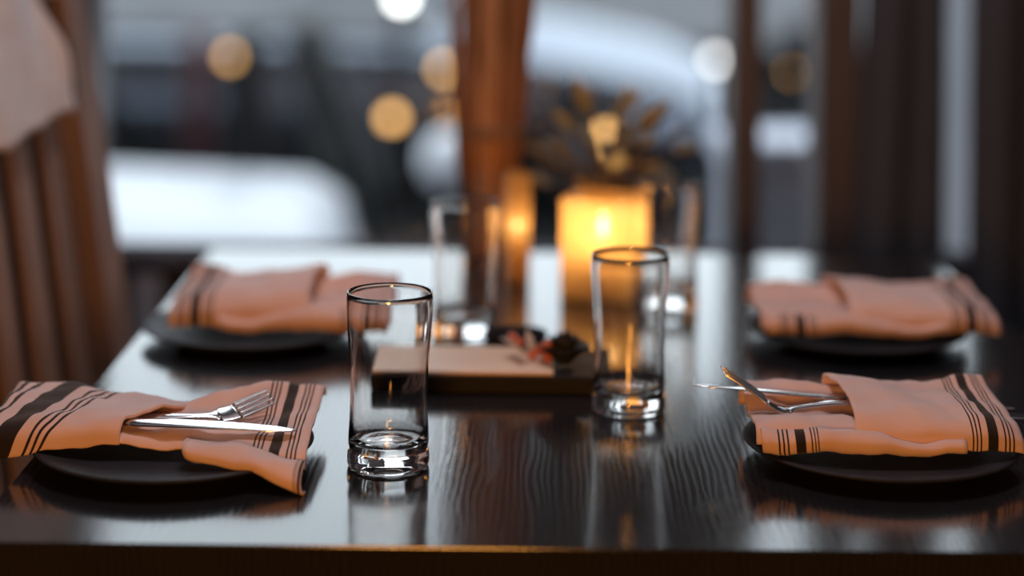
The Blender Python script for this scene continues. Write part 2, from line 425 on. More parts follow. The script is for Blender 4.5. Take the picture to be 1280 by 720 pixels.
tumblers = [(-0.0925, 1.412, 'clear empty tumbler nearest the camera, sharp, beside the striped napkin with knife'),
            (0.0985, 1.572, 'clear empty tumbler right of the wooden board, in front of the amber candle'),
            (-0.0475, 1.830, 'blurred clear tumbler behind the wooden board, in front of the brown stalks'),
            (0.1630, 1.962, 'blurred clear tumbler farthest back, right of the square amber candle holder')]
for i, (x, y, lab) in enumerate(tumblers):
    o = tm if i == 0 else tm.copy()
    if i: C.objects.link(o)
    o.location = (x, y, 0.0003); tag(o, lab, 'glass', 'tumblers on the table'); o.rotation_euler.z = i * 0.7

# ------------------------------------------------------------------ plates
def plate_mesh():
    p = [(0.0, 0.005), (0.060, 0.005), (0.064, 0.0), (0.068, 0.0), (0.072, 0.005), (0.088, 0.0085), (0.103, 0.0115), (0.1055, 0.0130), (0.1045, 0.0142), (0.100, 0.0138),
         (0.086, 0.0112), (0.074, 0.0096), (0.066, 0.0090), (0.0, 0.009)]
    return lathe('plate', p, M['plate'], n=96)
pl = plate_mesh()
plates = [(-0.256, 1.425, 'round black plate under the near left striped napkin'), (0.285, 1.445, 'round black plate under the near right napkin with fork'),
          (-0.252, 1.815, 'round black plate at the far left place, by the slatted chair'), (0.335, 1.825, 'round black plate at the far right place, near the curtains')]
for i, (x, y, lab) in enumerate(plates):
    o = pl if i == 0 else pl.copy()
    if i: C.objects.link(o)
    o.location = (x, y, 0.0003); tag(o, lab, 'plate', 'black plates under the napkins')

# ------------------------------------------------------------------ napkins
def napkin_left():
    e = empty('napkin', (-0.265, 1.42, 0.02))
    def sh(name, rows, us, seed, **k):
        o = sheet(name, rows, us, M['napkin'], None, seed=seed, **k); o.parent = e; o.matrix_parent_inverse = Matrix.Translation(e.location).inverted(); return o
    def row(x, yz): return [(x, y, z) for y, z in yz]
    sh('pocket_fold', [
        row(-0.392, [(1.508, .017), (1.502, .034), (1.470, .036), (1.430, .034), (1.406, .032), (1.393, .024), (1.389, .006)]),
        row(-0.350, [(1.507, .019), (1.500, .035), (1.470, .036), (1.430, .035), (1.404, .034), (1.391, .028), (1.386, .015)]),
        row(-0.318, [(1.503, .019), (1.496, .030), (1.466, .033), (1.430, .036), (1.404, .037), (1.390, .031), (1.386, .018)]),
        [(-.278, 1.500, .018), (-.266, 1.490, .026), (-.254, 1.462, .030), (-.266, 1.435, .035), (-.286, 1.405, .037), (-.290, 1.391, .030), (-.290, 1.387, .020)],
    ], [(.006, .018), (.0185, .040), (.031, .060), (.055, .100)], 1)
    sh('under_fold', [
        row(-0.330, [(1.490, .021), (1.470, .024), (1.450, .026), (1.425, .026), (1.405, .026), (1.395, .024), (1.392, .021)]),
        row(-0.275, [(1.480, .021), (1.466, .025), (1.445, .026), (1.425, .026), (1.402, .025), (1.391, .023), (1.387, .019)]),
        row(-0.235, [(1.485, .022), (1.474, .034), (1.455, .028), (1.430, .024), (1.405, .024), (1.390, .022), (1.384, .017)]),
        row(-0.195, [(1.502, .023), (1.492, .039), (1.462, .028), (1.432, .023), (1.400, .023), (1.378, .021), (1.370, .015)]),
        row(-0.150, [(1.516, .024), (1.505, .033), (1.470, .031), (1.435, .029), (1.400, .025), (1.372, .019), (1.364, .012)]),
    ], [0.16, 0.12, 0.082, 0.045, 0.0], 2)
    sh('turned_edge', [
        [(-.240, 1.384, .026), (-.241, 1.374, .026), (-.240, 1.366, .022), (-.237, 1.364, .017), (-.232, 1.370, .0145)],
        [(-.205, 1.378, .024), (-.206, 1.366, .0245), (-.205, 1.356, .021), (-.202, 1.354, .0155), (-.198, 1.360, .0140)],
        [(-.172, 1.368, .020), (-.174, 1.354, .0205), (-.173, 1.344, .016), (-.171, 1.342, .0095), (-.168, 1.348, .0070)],
        [(-.149, 1.360, .015), (-.150, 1.346, .0155), (-.150, 1.336, .011), (-.149, 1.334, .0040), (-.147, 1.340, .0025)],
    ], [0.22, 0.17, 0.10, 0.018], 3)
    return tag(e, 'pink napkin with dark stripes and a knife lying on it, near left plate', 'napkin', 'striped napkins on the plates')
napkin_left()

def napkin_right(name_label, loc, sx=1.0, mirror=1, sz=1.0, seed=10):
    """local frame: x along the napkin from the open flap (x<0) to the pocket end, y away, z above the plate"""
    e = empty('napkin', loc)
    def T(p): return (mirror * sx * p[0], p[1], p[2] * sz)
    def sh(name, rows, us, sd): return sheet(name, [[T(p) for p in r] for r in rows], us, M['napkin'], e, seed=seed + sd)
    def row(x, yz): return [(x, y, z) for y, z in yz]
    # z = 0 is the plate rim height (0.020), y = 0 the plate centre (1.445), x = 0 the pocket mouth (0.253)
    sh('pocket_fold', [
        [(-.004, .062, .000), (-.006, .055, .026), (.000, .025, .030), (.003, -.010, .027), (.003, -.034, .021), (.002, -.046, .012), (.001, -.048, .002)],
        row(.040, [(.063, .000), (.056, .022), (.025, .026), (-.010, .025), (-.036, .021), (-.048, .012), (-.049, .001)]),
        row(.075, [(.064, .000), (.057, .020), (.030, .020), (-.006, .022), (-.036, .020), (-.050, .011), (-.051, .000)]),
        row(.105, [(.066, .000), (.060, .025), (.034, .021), (-.002, .020), (-.034, .019), (-.050, .011), (-.051, -.001)]),
        [(.126, .068, .000), (.126, .062, .025), (.128, .036, .018), (.131, .002, .014), (.132, -.026, .011), (.132, -.044, .006), (.132, -.047, -.003)],
    ], [0.14, 0.095, 0.058, 0.026, 0.0], 1)
    sh('under_fold', [
        row(-.074, [(.066, .000), (.058, .019), (.034, .016), (.006, .008), (-.020, .013), (-.042, .012), (-.049, .001)]),
        row(-.040, [(.064, .002), (.056, .022), (.032, .016), (.006, .007), (-.018, .014), (-.040, .013), (-.048, .003)]),
        row(-.008, [(.060, .002), (.050, .020), (.030, .014), (.006, .006), (-.014, .012), (-.036, .012), (-.044, .004)]),
        row(.030, [(.056, .002), (.046, .014), (.028, .010), (.006, .004), (-.012, .008), (-.032, .009), (-.042, .003)]),
    ], [0.20, 0.16, 0.12, 0.09], 2)
    sh('turned_edge', [
        [(-.070, -.038, .010), (-.071, -.050, .011), (-.071, -.057, .005), (-.070, -.056, -.002), (-.066, -.048, -.004)],
        [(-.030, -.036, .010), (-.031, -.051, .011), (-.031, -.059, .005), (-.030, -.057, -.002), (-.026, -.048, -.003)],
        [(.010, -.040, .009), (.010, -.054, .011), (.010, -.060, .006), (.010, -.058, -.001), (.012, -.048, -.002)],
        [(.050, -.044, .002), (.050, -.054, .004), (.050, -.060, .001), (.050, -.058, -.003), (.052, -.050, -.004)],
        [(.084, -.044, .003), (.085, -.055, .006), (.085, -.060, .003), (.085, -.058, -.001), (.083, -.050, -.003)],
    ], [-0.004, 0.036, 0.10, 0.15, 0.20], 3)
    return tag(e, name_label, 'napkin', 'striped napkins on the plates')
napkin_right('pink napkin with dark stripes holding a fork and knife, near right plate', (0.255, 1.445, 0.022), 0.97)
napkin_right('blurred orange-lit napkin on the far right plate, before the curtains', (0.318, 1.826, 0.022), 1.1, 1, 1.05, 20)
napkin_right('blurred orange-lit napkin on the far left plate, before the white car outside', (-0.190, 1.822, 0.022), 1.03, -1, 1.3, 30)

# ------------------------------------------------------------------ cutlery
def strip(bm, pts, widths, th, side):
    """flat metal bar along 3-D points with a width at each, rounded edges"""
    S = Vector(side).normalized(); rings = []
    for i, p in enumerate(pts):
        p = Vector(p); d = (Vector(pts[min(i + 1, len(pts) - 1)]) - Vector(pts[max(i - 1, 0)])).normalized()
        s = (S - d * S.dot(d)).normalized(); n = d.cross(s); wd = widths[i] / 2; t = th[i] / 2 if isinstance(th, list) else th / 2
        rings.append([bm.verts.new(p + s * a * wd + n * b * t) for a, b in ((-1, 0), (-.75, .8), (0, 1), (.75, .8), (1, 0), (.75, -.8), (0, -1), (-.75, -.8))])
    for a, b in zip(rings, rings[1:]):
        for k in range(8): bm.faces.new((a[k], a[(k + 1) % 8], b[(k + 1) % 8], b[k]))
    bm.faces.new(list(reversed(rings[0]))); bm.faces.new(rings[-1])

def path_points(pts, n): return [tuple(v) for v in catmull(pts, n)]
def lerp_list(keys, n):
    out = []
    for k in range(n):
        t = k / (n - 1)
        for (t0, v0), (t1, v1) in zip(keys, keys[1:]):
            if t0 <= t <= t1: out.append(v0 + (v1 - v0) * (t - t0) / (t1 - t0)); break
    return out

def fork(handle, head, side, label):
    """handle: points from handle end to shoulder; head: points from shoulder to tine tips"""
    e = empty('fork', handle[0])
    inv = Matrix.Translation(e.location).inverted()
    p = path_points(handle, 8); n = len(p)
    bm = bmesh.new(); strip(bm, p, lerp_list([(0, .010), (.04, .017), (.3, .014), (.75, .0065), (.9, .008), (1, .020)], n), lerp_list([(0, .0025), (.7, .0035), (1, .002)], n), side)
    o = obj('handle', bm, M['steel'], e); o.matrix_parent_inverse = inv
    hp = path_points(head, 8); S = Vector(side).normalized()
    k0 = len(hp) * 2 // 5
    bm = bmesh.new(); strip(bm, hp[:k0 + 1], lerp_list([(0, .020), (.4, .0220), (1, .0225)], k0 + 1), 0.002, side)
    o = obj('head', bm, M['steel'], e); o.matrix_parent_inverse = inv
    for k in range(4):
        off = S * ((k - 1.5) * 0.0060)
        tp = [tuple(Vector(q) + off) for q in hp[k0:]]
        bm = bmesh.new(); strip(bm, tp, lerp_list([(0, .0046), (.6, .0036), (1, .0014)], len(tp)), lerp_list([(0, .002), (1, .0014)], len(tp)), side)
        o = obj('tine', bm, M['steel'], e); o.matrix_parent_inverse = inv
    return tag(e, label, 'fork', 'forks in the napkins')

def knife(handle, blade, side, label):
    e = empty('table_knife', handle[0]); inv = Matrix.Translation(e.location).inverted()
    p = path_points(handle, 8); n = len(p)
    bm = bmesh.new(); strip(bm, p, lerp_list([(0, .010), (.05, .017), (.4, .016), (1, .012)], n), lerp_list([(0, .004), (.5, .006), (1, .005)], n), side)
    o = obj('handle', bm, M['steel'], e); o.matrix_parent_inverse = inv
    p = path_points(blade, 10); n = len(p)
    bm = bmesh.new(); strip(bm, p, lerp_list([(0, .012), (.08, .018), (.55, .019), (.85, .015), (1, .003)], n), lerp_list([(0, .003), (1, .0012)], n), side)
    o = obj('blade', bm, M['steel'], e); o.matrix_parent_inverse = inv
    return tag(e, label, 'knife', 'knives in the napkins')

fork([(-.310, 1.432, .0290), (-.285, 1.428, .0295), (-.250, 1.428, .0295), (-.224, 1.436, .0290)], [(-.224, 1.436, .0290), (-.214, 1.441, .0300), (-.202, 1.448, .0335), (-.187, 1.456, .0385)],
     (.45, -.80, -.26), 'steel fork half hidden behind the knife in the near left napkin')
knife([(-.322, 1.412, .0290), (-.306, 1.409, .0305), (-.290, 1.405, .0325)], [(-.290, 1.405, .0325), (-.245, 1.401, .0325), (-.205, 1.399, .0315), (-.161, 1.397, .0295)],
      (0, -1, -.06), 'bright steel knife pointing right across the near left napkin')
fork([(.398, 1.438, .034), (.330, 1.444, .037), (.262, 1.449, .0405), (.232, 1.447, .0385), (.212, 1.443, .0365)], [(.212, 1.443, .0365), (.201, 1.444, .040), (.184, 1.447, .052), (.163, 1.450, .0645)],
     (.05, -1, -.10), 'steel fork with raised tines sticking out of the near right napkin')
knife([(.392, 1.462, .034), (.330, 1.464, .037), (.262, 1.466, .040)], [(.262, 1.466, .040), (.220, 1.467, .0425), (.180, 1.467, .046), (.1425, 1.466, .0485)],
      (0, -1, .1), 'steel knife behind the raised fork in the near right napkin')

# ------------------------------------------------------------------ wooden board with dried flower
bd = empty('serving_board', (-0.022, 1.66, 0))
tag(bd, 'small low board with pale wood top and black edge, mid table', 'board')
bm = bmesh.new(); box_bm(bm, -0.105, 0.105, -0.048, 0.048, 0.0003, 0.0165, 0.002, 2); obj('base', bm, M['boardedge'], bd, False)
bm = bmesh.new(); box_bm(bm, -0.103, 0.058, -0.046, 0.046, 0.0165, 0.0195, 0.001, 2); obj('top_panel', bm, M['boardtop'], bd, False)

# black dried rose
rs = empty('dried_rose', (0.046, 1.648, 0.0195)); tag(rs, 'small black dried rose on the right end of the board', 'flower')
def petal_mesh(r, h, open_):
    bm = bmesh.new(); g = []
    for i in range(7):
        a = (i / 6 - .5) * 1.9; row = []
        for k in range(5):
            t = k / 4; rad = r * (0.35 + 0.65 * t + open_ * t * t); row.append(bm.verts.new((rad * math.cos(a), rad * math.sin(a), h * t * (1 - 0.25 * (a / .95) ** 2) - open_ * .3 * h * t ** 3)))
        g.append(row)
    for i in range(6):
        for k in range(4): bm.faces.new((g[i][k], g[i + 1][k], g[i + 1][k + 1], g[i][k + 1]))
    return bm
for ring, (r, h, op, n) in enumerate(((0.0155, 0.020, 0.45, 6), (0.0105, 0.025, 0.2, 5), (0.006, 0.028, 0.0, 3))):
    base = None
    for k in range(n):
        if base is None: base = obj('petal', petal_mesh(r, h, op), M['petal'], rs); o = base; o.modifiers.new('thickness', 'SOLIDIFY').thickness = 0.0008
        else: o = base.copy(); C.objects.link(o)
        o.rotation_euler = (0, 0, 6.283 * k / n + ring * .5)
bm = bmesh.new(); bmesh.ops.create_uvsphere(bm, u_segments=12, v_segments=8, radius=0.009)
o = obj('calyx', bm, M['petal'], rs); o.scale = (1.2, 1.2, .6); o.location = (0, 0, .0056)
# red berries sprig with silver leaves
sg = empty('berry_sprig', (0.022, 1.655, 0.0195)); tag(sg, 'sprig of red-orange berries and silver leaves beside the black rose', 'sprig')
bm = bmesh.new(); tube(bm, catmull([(-.020, .016, .012), (-.008, .004, .008), (.004, -.004, .006), (.012, -.012, .004)], 4), .0012, 6); obj('stem', bm, M['stem'], sg)
base = None
for q in ((-.022, .016, .0165), (-.016, .008, .014), (.004, -.006, .012), (.009, -.012, .0055), (.010, -.004, .0145), (.002, .004, .0075), (-.004, -.002, .0055)):
    if base is None:
        bm = bmesh.new(); bmesh.ops.create_uvsphere(bm, u_segments=12, v_segments=8, radius=0.0048); base = obj('berry', bm, M['berry'], sg); o = base
    else: o = base.copy(); C.objects.link(o)
    o.location = q; o.scale = [random.uniform(.85, 1.15)] * 3

def leaf_bm(L_, W_, bend=0.25, n=8):
    bm = bmesh.new(); g = []
    for i in range(n + 1):
        t = i / n; wd = W_ / 2 * math.sin(math.pi * min(1, t ** .8 * .97 + .02)); x = L_ * t; z = bend * L_ * t * t
        g.append([bm.verts.new((x, -wd, z + wd * .35)), bm.verts.new((x, 0, z)), bm.verts.new((x, wd, z + wd * .35))])
    for a, b in zip(g, g[1:]):
        for k in range(2): bm.faces.new((a[k], a[k + 1], b[k + 1], b[k]))
    return bm
base = None
for k, (x, y, z, rz, ry) in enumerate(((-.014, .004, .006, 3.6, -.6), (-.010, -.002, .005, 4.2, -.3), (-.004, .006, .006, 2.2, -.9), (-.014, .010, .008, 3.0, -.2))):
    if base is None:
        base = obj('leaf', leaf_bm(.02, .010), M['silver'], sg); base.modifiers.new('thickness', 'SOLIDIFY').thickness = .0006; o = base
    else: o = base.copy(); C.objects.link(o)
    o.location = (x, y, z); o.rotation_euler = (0, ry, rz)

# small dark dish behind the board
ds = lathe('small_dish', [(0, .002), (.016, .002), (.017, 0), (.019, 0), (.026, .010), (.030, .022), (.0295, .0235), (.028, .0225), (.024, .011), (.017, .005), (0, .005)], M['plate'], n=48)
ds.location = (0.003, 1.745, .0003); tag(ds, 'small dark dish just behind the pale wooden board', 'dish')

# ------------------------------------------------------------------ candle holders
def candle(name, loc, rz, wdt, hgt, wax_r, wax_h, energy, label):
    """square frosted amber glass holder with a candle burning in it"""
    e = empty(name, loc, rz); h = wdt / 2; t = 0.004
    bm = bmesh.new()
    # open box with wall thickness: outer, rim, inner
    def ring(d, z, rad):
        out = []
        for cx, cy, a0 in ((1, 1, 0), (-1, 1, 90), (-1, -1, 180), (1, -1, 270)):
            for k in range(5):
                a = R(a0 + k * 22.5); out.append(bm.verts.new((cx * (d - rad) + rad * math.cos(a), cy * (d - rad) + rad * math.sin(a), z)))
        return out
    rings = [ring(h, .0003, .006), ring(h, hgt * .5, .006), ring(h, hgt, .006)]
    for a, b in zip(rings, rings[1:]):
        for k in range(20): bm.faces.new((a[k], a[(k + 1) % 20], b[(k + 1) % 20], b[k]))
    o = obj('glass_walls', bm, M['amber'], e)
    bm = bmesh.new(); box_bm(bm, -h + .004, h - .004, -h + .004, h - .004, .0005, .008, .002); obj('base', bm, M['pot'], e, False)
    lathe('wax', [(0, .0085), (wax_r, .0085), (wax_r, wax_h - .002), (wax_r - .002, wax_h), (wax_r * .6, wax_h - .002), (0, wax_h - .003)], M['wax'], e, 32)
    bm = bmesh.new(); tube(bm, [(0, 0, wax_h - .004), (0, 0, wax_h + .006)], .0009, 6); obj('wick', bm, M['petal'], e)
    fl = lathe('flame', [(0, .0), (.0035, .004), (.0048, .009), (.0036, .016), (.0014, .023), (0, .027)], M['flame'], e, 16); fl.location.z = wax_h + .004; fl.scale = (wdt / .077,) * 3
    l = lamp('candle_light', 'POINT', (0, 0, 0), energy, (1.0, .66, .32), .010); l.parent = e; l.location = (0, 0, wax_h + .014)
    tag(e, label, 'candle holder', 'amber candle holders')
    return e
candle('candle_holder', (0.097, 2.02, 0), R(-17), 0.077, 0.108, 0.017, 0.060, 0.30, 'square frosted amber glass candle holder glowing mid table')
candle('candle_holder', (0.004, 2.085, 0), R(12), 0.027, 0.122, 0.0055, 0.055, 0.014, 'slim amber glass candle holder in front of the brown stalks')

# ------------------------------------------------------------------ bundle of tall dried stalks
bu = empty('dried_stalk_bundle', (-0.030, 2.195, 0)); tag(bu, 'tall bundle of dried brown stalks standing behind the glasses', 'centrepiece')
rnd = random.Random(5)
for k in range(40):
    a = k * 2.399; r0 = 0.024 * math.sqrt((k + .5) / 40); r1 = r0 * rnd.uniform(1.5, 2.1); hh = rnd.uniform(.44, .56); tw = rnd.uniform(-.25, .25)
    pts = []
    for t in (0, .2, .4, .6, .8, 1):
        rr = r0 + (r1 - r0) * min(1, t * 1.7); aa = a + tw * t
        pts.append((rr * math.cos(aa) + .006 * t + rnd.uniform(-.002, .002) * t, rr * math.sin(aa) * .8 + rnd.uniform(-.002, .002) * t, .001 + hh * t))
    bm = bmesh.new(); pp = catmull(pts, 3); rad = rnd.uniform(.0042, .0068)
    tube(bm, pp, [rad * (1 + .25 * math.sin(i * 2.1 + k)) for i in range(len(pp))], 7); obj('stalk', bm, M[('bark', 'barkpale', 'bark', 'barkdark')[rnd.randrange(4)]], bu)
for z in (.150, .158):
    s = 1 + z * 2.6
    bm = bmesh.new(); tube(bm, [((.028 * s) * math.cos(2 * math.pi * i / 28) + .010 * z / .5, (.025 * s) * math.sin(2 * math.pi * i / 28), z) for i in range(29)], .003, 6); obj('twine', bm, M['twine'], bu)

# ------------------------------------------------------------------ dry leafy plant behind the candle
pt = empty('potted_plant', (0.100, 2.150, 0)); tag(pt, 'dry olive leafy plant in a dark pot behind the amber candle', 'plant')
lathe('pot', [(0, .0005), (.030, .0005), (.032, .004), (.038, .080), (.039, .084), (.036, .084), (.034, .070), (0, .070)], M['pot'], pt, 40)
base = [None, None, None]; rnd = random.Random(11)
for k in range(46):
    a = k * 2.399 + rnd.uniform(-.3, .3); el = rnd.uniform(.15, 1.25); rr = rnd.uniform(.035, .095); h0 = .075
    tip = Vector((rr * math.cos(a) * math.cos(el) * (1.15 if math.cos(a) > 0 else .85), rr * math.sin(a) * math.cos(el) * .7, h0 + .012 + rr * math.sin(el) * 1.05))
    bm = bmesh.new(); tube(bm, catmull([(.008 * math.cos(a), .008 * math.sin(a), .070), (tip.x * .4, tip.y * .4, h0 + (tip.z - h0) * .6), tuple(tip)], 4), .0011, 5); obj('stem', bm, M['stem'], pt)
    i = k % 3
    if base[i] is None:
        base[i] = obj('leaf', leaf_bm((.036, .046, .030)[i], (.018, .021, .019)[i], (.1, .3, -.2)[i]), M['leaf'], pt); base[i].modifiers.new('thickness', 'SOLIDIFY').thickness = .0007; o = base[i]
    else: o = base[i].copy(); C.objects.link(o)
    o.location = tip; o.rotation_euler = (rnd.uniform(-.6, .6), -el * .7, a); o.scale = [rnd.uniform(.8, 1.2)] * 3

# ------------------------------------------------------------------ slatted chair with a cloth over its back
F = Vector((-0.452, 2.10, 0)); D = Vector((-0.287, -0.958, 0)).normalized(); NR = Vector((0.958, -0.287, 0)); RAKE = 0.165; BW = 0.43
ch = empty('slatted_chair', (F + D * BW / 2 + NR * .2 + Vector((0, 0, FLOOR)))); tag(ch, 'brown wooden chair with a tall slatted back left of the table', 'chair')
ch_inv = Matrix.Translation(ch.location).inverted()
def bk(s, z, off): return F + D * s - NR * RAKE * z + NR * off + Vector((0, 0, z))
def bar(name, s0, s1, z0, z1, o0, o1, mat, bev=.004, nz=1, curve=0.0):
    """a piece of the raked back: width s0..s1 along the back, depth o0..o1"""
    bm = bmesh.new(); rings = []
    for k in range(nz + 1):
        z = z0 + (z1 - z0) * k / nz; c = curve * math.sin(math.pi * k / nz)
        rings.append([bm.verts.new(bk(s, z, o + c)) for s, o in ((s0, o0), (s1, o0), (s1, o1), (s0, o1))])
    for a, b in zip(rings, rings[1:]):
        for k in range(4): bm.faces.new((a[k], a[(k + 1) % 4], b[(k + 1) % 4], b[k]))
    bm.faces.new(list(reversed(rings[0]))); bm.faces.new(rings[-1])
    es = [e for e in bm.edges if len(e.link_faces) == 2 and e.calc_face_angle(0) > .5]
    bmesh.ops.bevel(bm, geom=es, offset=bev, segments=2, affect='EDGES', profile=.5)
    o = obj(name, bm, mat, ch, False); o.matrix_parent_inverse = ch_inv; return o
bar('stile', 0.0, 0.045, -.33, .385, -.018, .018, M['chair']); bar('stile', BW - .045, BW, -.33, .385, -.018, .018, M['chair'])
bar('top_rail', .045, BW - .045, .315, .385, -.014, .014, M['chair']); bar('bottom_rail', .045, BW - .045, -.26, -.21, -.012, .012, M['chair'])
sl = 0.074
while sl + .033 < BW - .045:
    bar('slat', sl, sl + .033, -.21, .315, -.005, .005, M['chair'], .002); sl += .064
def cbox(name, s0, s1, o0, o1, z0, z1, mat, bev=.005):
    bm = bmesh.new(); vv = [bm.verts.new(F + D * s + NR * o + Vector((0, 0, z))) for z in (z0, z1) for s, o in ((s0, o0), (s1, o0), (s1, o1), (s0, o1))]
    for f in ((3, 2, 1, 0), (4, 5, 6, 7), (0, 1, 5, 4), (1, 2, 6, 5), (2, 3, 7, 6), (3, 0, 4, 7)): bm.faces.new([vv[i] for i in f])
    bmesh.ops.bevel(bm, geom=list(bm.edges), offset=bev, segments=2, affect='EDGES', profile=.5)
    o = obj(name, bm, mat, ch, False); o.matrix_parent_inverse = ch_inv; return o
cbox('seat', -.005, BW + .005, .062, .43, -.325, -.290, M['chair'])
for s0 in (0, BW - .04):
    cbox('leg', s0, s0 + .04, .385, .425, FLOOR, -.325, M['chair'])
    cbox('leg', s0, s0 + .04, .020, .060, FLOOR, -.305, M['chair'])
# cloth over the top rail
rows = []
for (s, zt, zb) in ((0.075, .26, .195), (0.12, .34, .190), (.17, .392, .180), (.23, .392, .170), (.30, .392, .165), (.36, .392, .175)):
    zt2 = min(zt, .392); off = .032 + .006 * math.sin(s * 40)
    r = [tuple(bk(s + .012 * t, zb + (zt2 - zb) * t, off + .004 * math.sin(s * 60 + t * 4))) for t in (0, .25, .5, .75, 1)]
    rows.append(r)
cl = empty('draped_cloth', tuple(bk(.2, .25, .03))); tag(cl, 'pale linen cloth hung over the top of the slatted chair back', 'cloth')
o = sheet('front_panel', rows, [.1, .15, .2, .25, .3, .35], M['drape'], None, 5, 5, .003, .0015, 4); o.parent = cl; o.matrix_parent_inverse = Matrix.Translation(cl.location).inverted()
rows = [[tuple(bk(s, z, o_ )) for z, o_ in ((.391, .033), (.402, .016), (.403, -.008), (.392, -.026), (.33, -.030), (.26, -.030))] for s in (.17, .23, .30, .36)]
o = sheet('back_panel', rows, [.2, .25, .3, .35], M['drape'], None, 5, 4, .003, .0008, 5); o.parent = cl; o.matrix_parent_inverse = Matrix.Translation(cl.location).inverted()

# ------------------------------------------------------------------ the street outside
ST = -1.35
bm = bmesh.new()
box_bm(bm, -14, LX - .1, WY0 + .06, WY1, ST, 9); box_bm(bm, RX + .1, 14, WY0 + .06, WY1, ST, 9)
box_bm(bm, LX - .1, RX + .1, WY0 + .06, WY1, CEIL + .1, 9); box_bm(bm, LX - .1, RX + .1, WY0 + .06, WY1, ST, FLOOR - .1)
struct(obj('wall_facade', bm, M['facade'], smooth=False))
struct(box('ground_street', -40, 40, WY1, 90, ST - .2, ST, M['asphalt']))

def loft_body(secs, mat, name, parent):
    """car body lofted along x; secs: (x, y_half, z_bottom, z_belt, z_top, y_top_half)"""
    bm = bmesh.new(); rings = []
    for x, yh, zb, zm, zt, yt in secs:
        pts = [(-yh * .93, zb), (-yh, zb + (zm - zb) * .35), (-yh * .99, zm - .04), (-yh * .94, zm), (-yt, zt - .03), (-yt * .9, zt), (0, zt + .012), (yt * .9, zt), (yt, zt - .03), (yh * .94, zm), (yh * .99, zm - .04), (yh, zb + (zm - zb) * .35), (yh * .93, zb)]
        rings.append([bm.verts.new((x, y, z)) for y, z in pts])
    n = len(rings[0])
    for a, b in zip(rings, rings[1:]):
        for k in range(n): bm.faces.new((a[k], a[(k + 1) % n], b[(k + 1) % n], b[k]))
    bm.faces.new(list(reversed(rings[0]))); bm.faces.new(rings[-1])
    return obj(name, bm, mat, parent)

def sedan(loc, label, paint):
    """saloon, tail at the origin towards +x"""
    e = empty('parked_car', loc); tag(e, label, 'car', 'cars parked outside the window')
    loft_body(SEDAN, paint, 'body', e)
    for y in (-1, 1):
        bm = bmesh.new(); vv = [bm.verts.new((x, y * q, z)) for x, q, z in ((-3.15, .815, .94), (-2.72, .635, 1.30), (-2.3, .65, 1.36), (-1.6, .645, 1.34), (-1.3, .645, 1.24), (-1.05, .81, .95))]
        bm.faces.new(vv); o = obj('side_window', bm, M['carglass'], e, False); o.modifiers.new('t', 'SOLIDIFY').thickness = .012
        tl = box('tail_lamp', -.06, .0, *sorted((y * .42, y * .68)), .66, .76, M['redpaint'], e, .015)
        for x in (-.95, -3.6):
            wl = lathe('wheel', [(0, -.09), (.17, -.09), (.19, -.10), (.29, -.10), (.315, -.08), (.315, .08), (.29, .10), (.19, .10), (.17, .09), (0, .09)], M['tyre'], e, 32)
            wl.location = (x, y * .80, .315); wl.rotation_euler = (R(90), 0, 0)
            hb = lathe('hub', [(0, .115), (.05, .115), (.16, .102), (.17, .095)], M['rim'], wl, 24); hb.rotation_euler = (R(180) if y > 0 else 0, 0, 0)
    box('bumper', -.10, .04, -.66, .66, .30, .46, paint, e, .04)
    return e
def car(loc, label, paint, k=1.0):
    """hatchback, nose towards +x, origin on the road below its nose"""
    e = empty('parked_car', loc); tag(e, label, 'car', 'cars parked outside the window')
    secs = [(-4.1, .70, .34, .72, .80, .55), (-4.02, .78, .24, .80, .95, .62), (-3.7, .84, .22, .86, 1.30, .60), (-3.2, .85, .22, .88, 1.42, .60), (-2.3, .86, .22, .88, 1.45, .61),
            (-1.75, .86, .22, .87, 1.34, .59), (-1.20, .86, .22, .84, .98, .34), (-.95, .86, .22, .81, .96, .34), (-.45, .84, .22, .71, .87, .33), (-.15, .77, .24, .62, .75, .32), (-.03, .64, .30, .56, .62, .46), (0, .55, .36, .50, .54, .40)]
    loft_body(secs, paint, 'body', e)
    for y in (-1, 1):
        bm = bmesh.new(); vv = [bm.verts.new((x, y * q, z)) for x, q, z in ((-3.45, .80, .93), (-3.3, .645, 1.34), (-2.3, .65, 1.38), (-1.85, .64, 1.28), (-1.35, .815, .92))]
        bm.faces.new(vv); o = obj('side_window', bm, M['paleglass'], e, False); o.modifiers.new('t', 'SOLIDIFY').thickness = .012
        box('sill_trim', -3.5, -.45, *sorted((y * .80, y * .885)), .19, .40, M['cladding'], e, .02)
        for x in (-.85, -3.35):
            wl = lathe('wheel', [(0, -.09), (.17, -.09), (.19, -.10), (.29, -.10), (.315, -.08), (.315, .08), (.29, .10), (.19, .10), (.17, .09), (0, .09)], M['tyre'], e, 32)
            wl.location = (x, y * .80, .315); wl.rotation_euler = (R(90), 0, 0)
            hb = lathe('hub', [(0, .115), (.05, .115), (.16, .102), (.17, .095)], M['rim'], wl, 24); hb.rotation_euler = (R(180) if y > 0 else 0, 0, 0)
    bm = bmesh.new(); vv = [bm.verts.new(p) for p in ((-1.78, -.56, 1.335), (-1.22, -.56, .955), (-1.22, .56, .955), (-1.78, .56, 1.335))]; bm.faces.new(vv)
    o = obj('windscreen', bm, M['carglass'], e, False); o.modifiers.new('t', 'SOLIDIFY').thickness = .02
    box('bumper', -.14, .03, -.60, .60, .24, .36, M['cladding'], e, .04)
    for y in (-1, 1):
        hl = lathe('headlamp', [(0, .02), (.06, .018), (.08, 0), (.07, -.03), (0, -.03)], M['whitestone'], e, 20); hl.location = (-.10, y * .55, .58); hl.rotation_euler = (0, R(90), 0); hl.scale = (1, 1.4, 1)
    e.scale = (k, k, k)
    return e
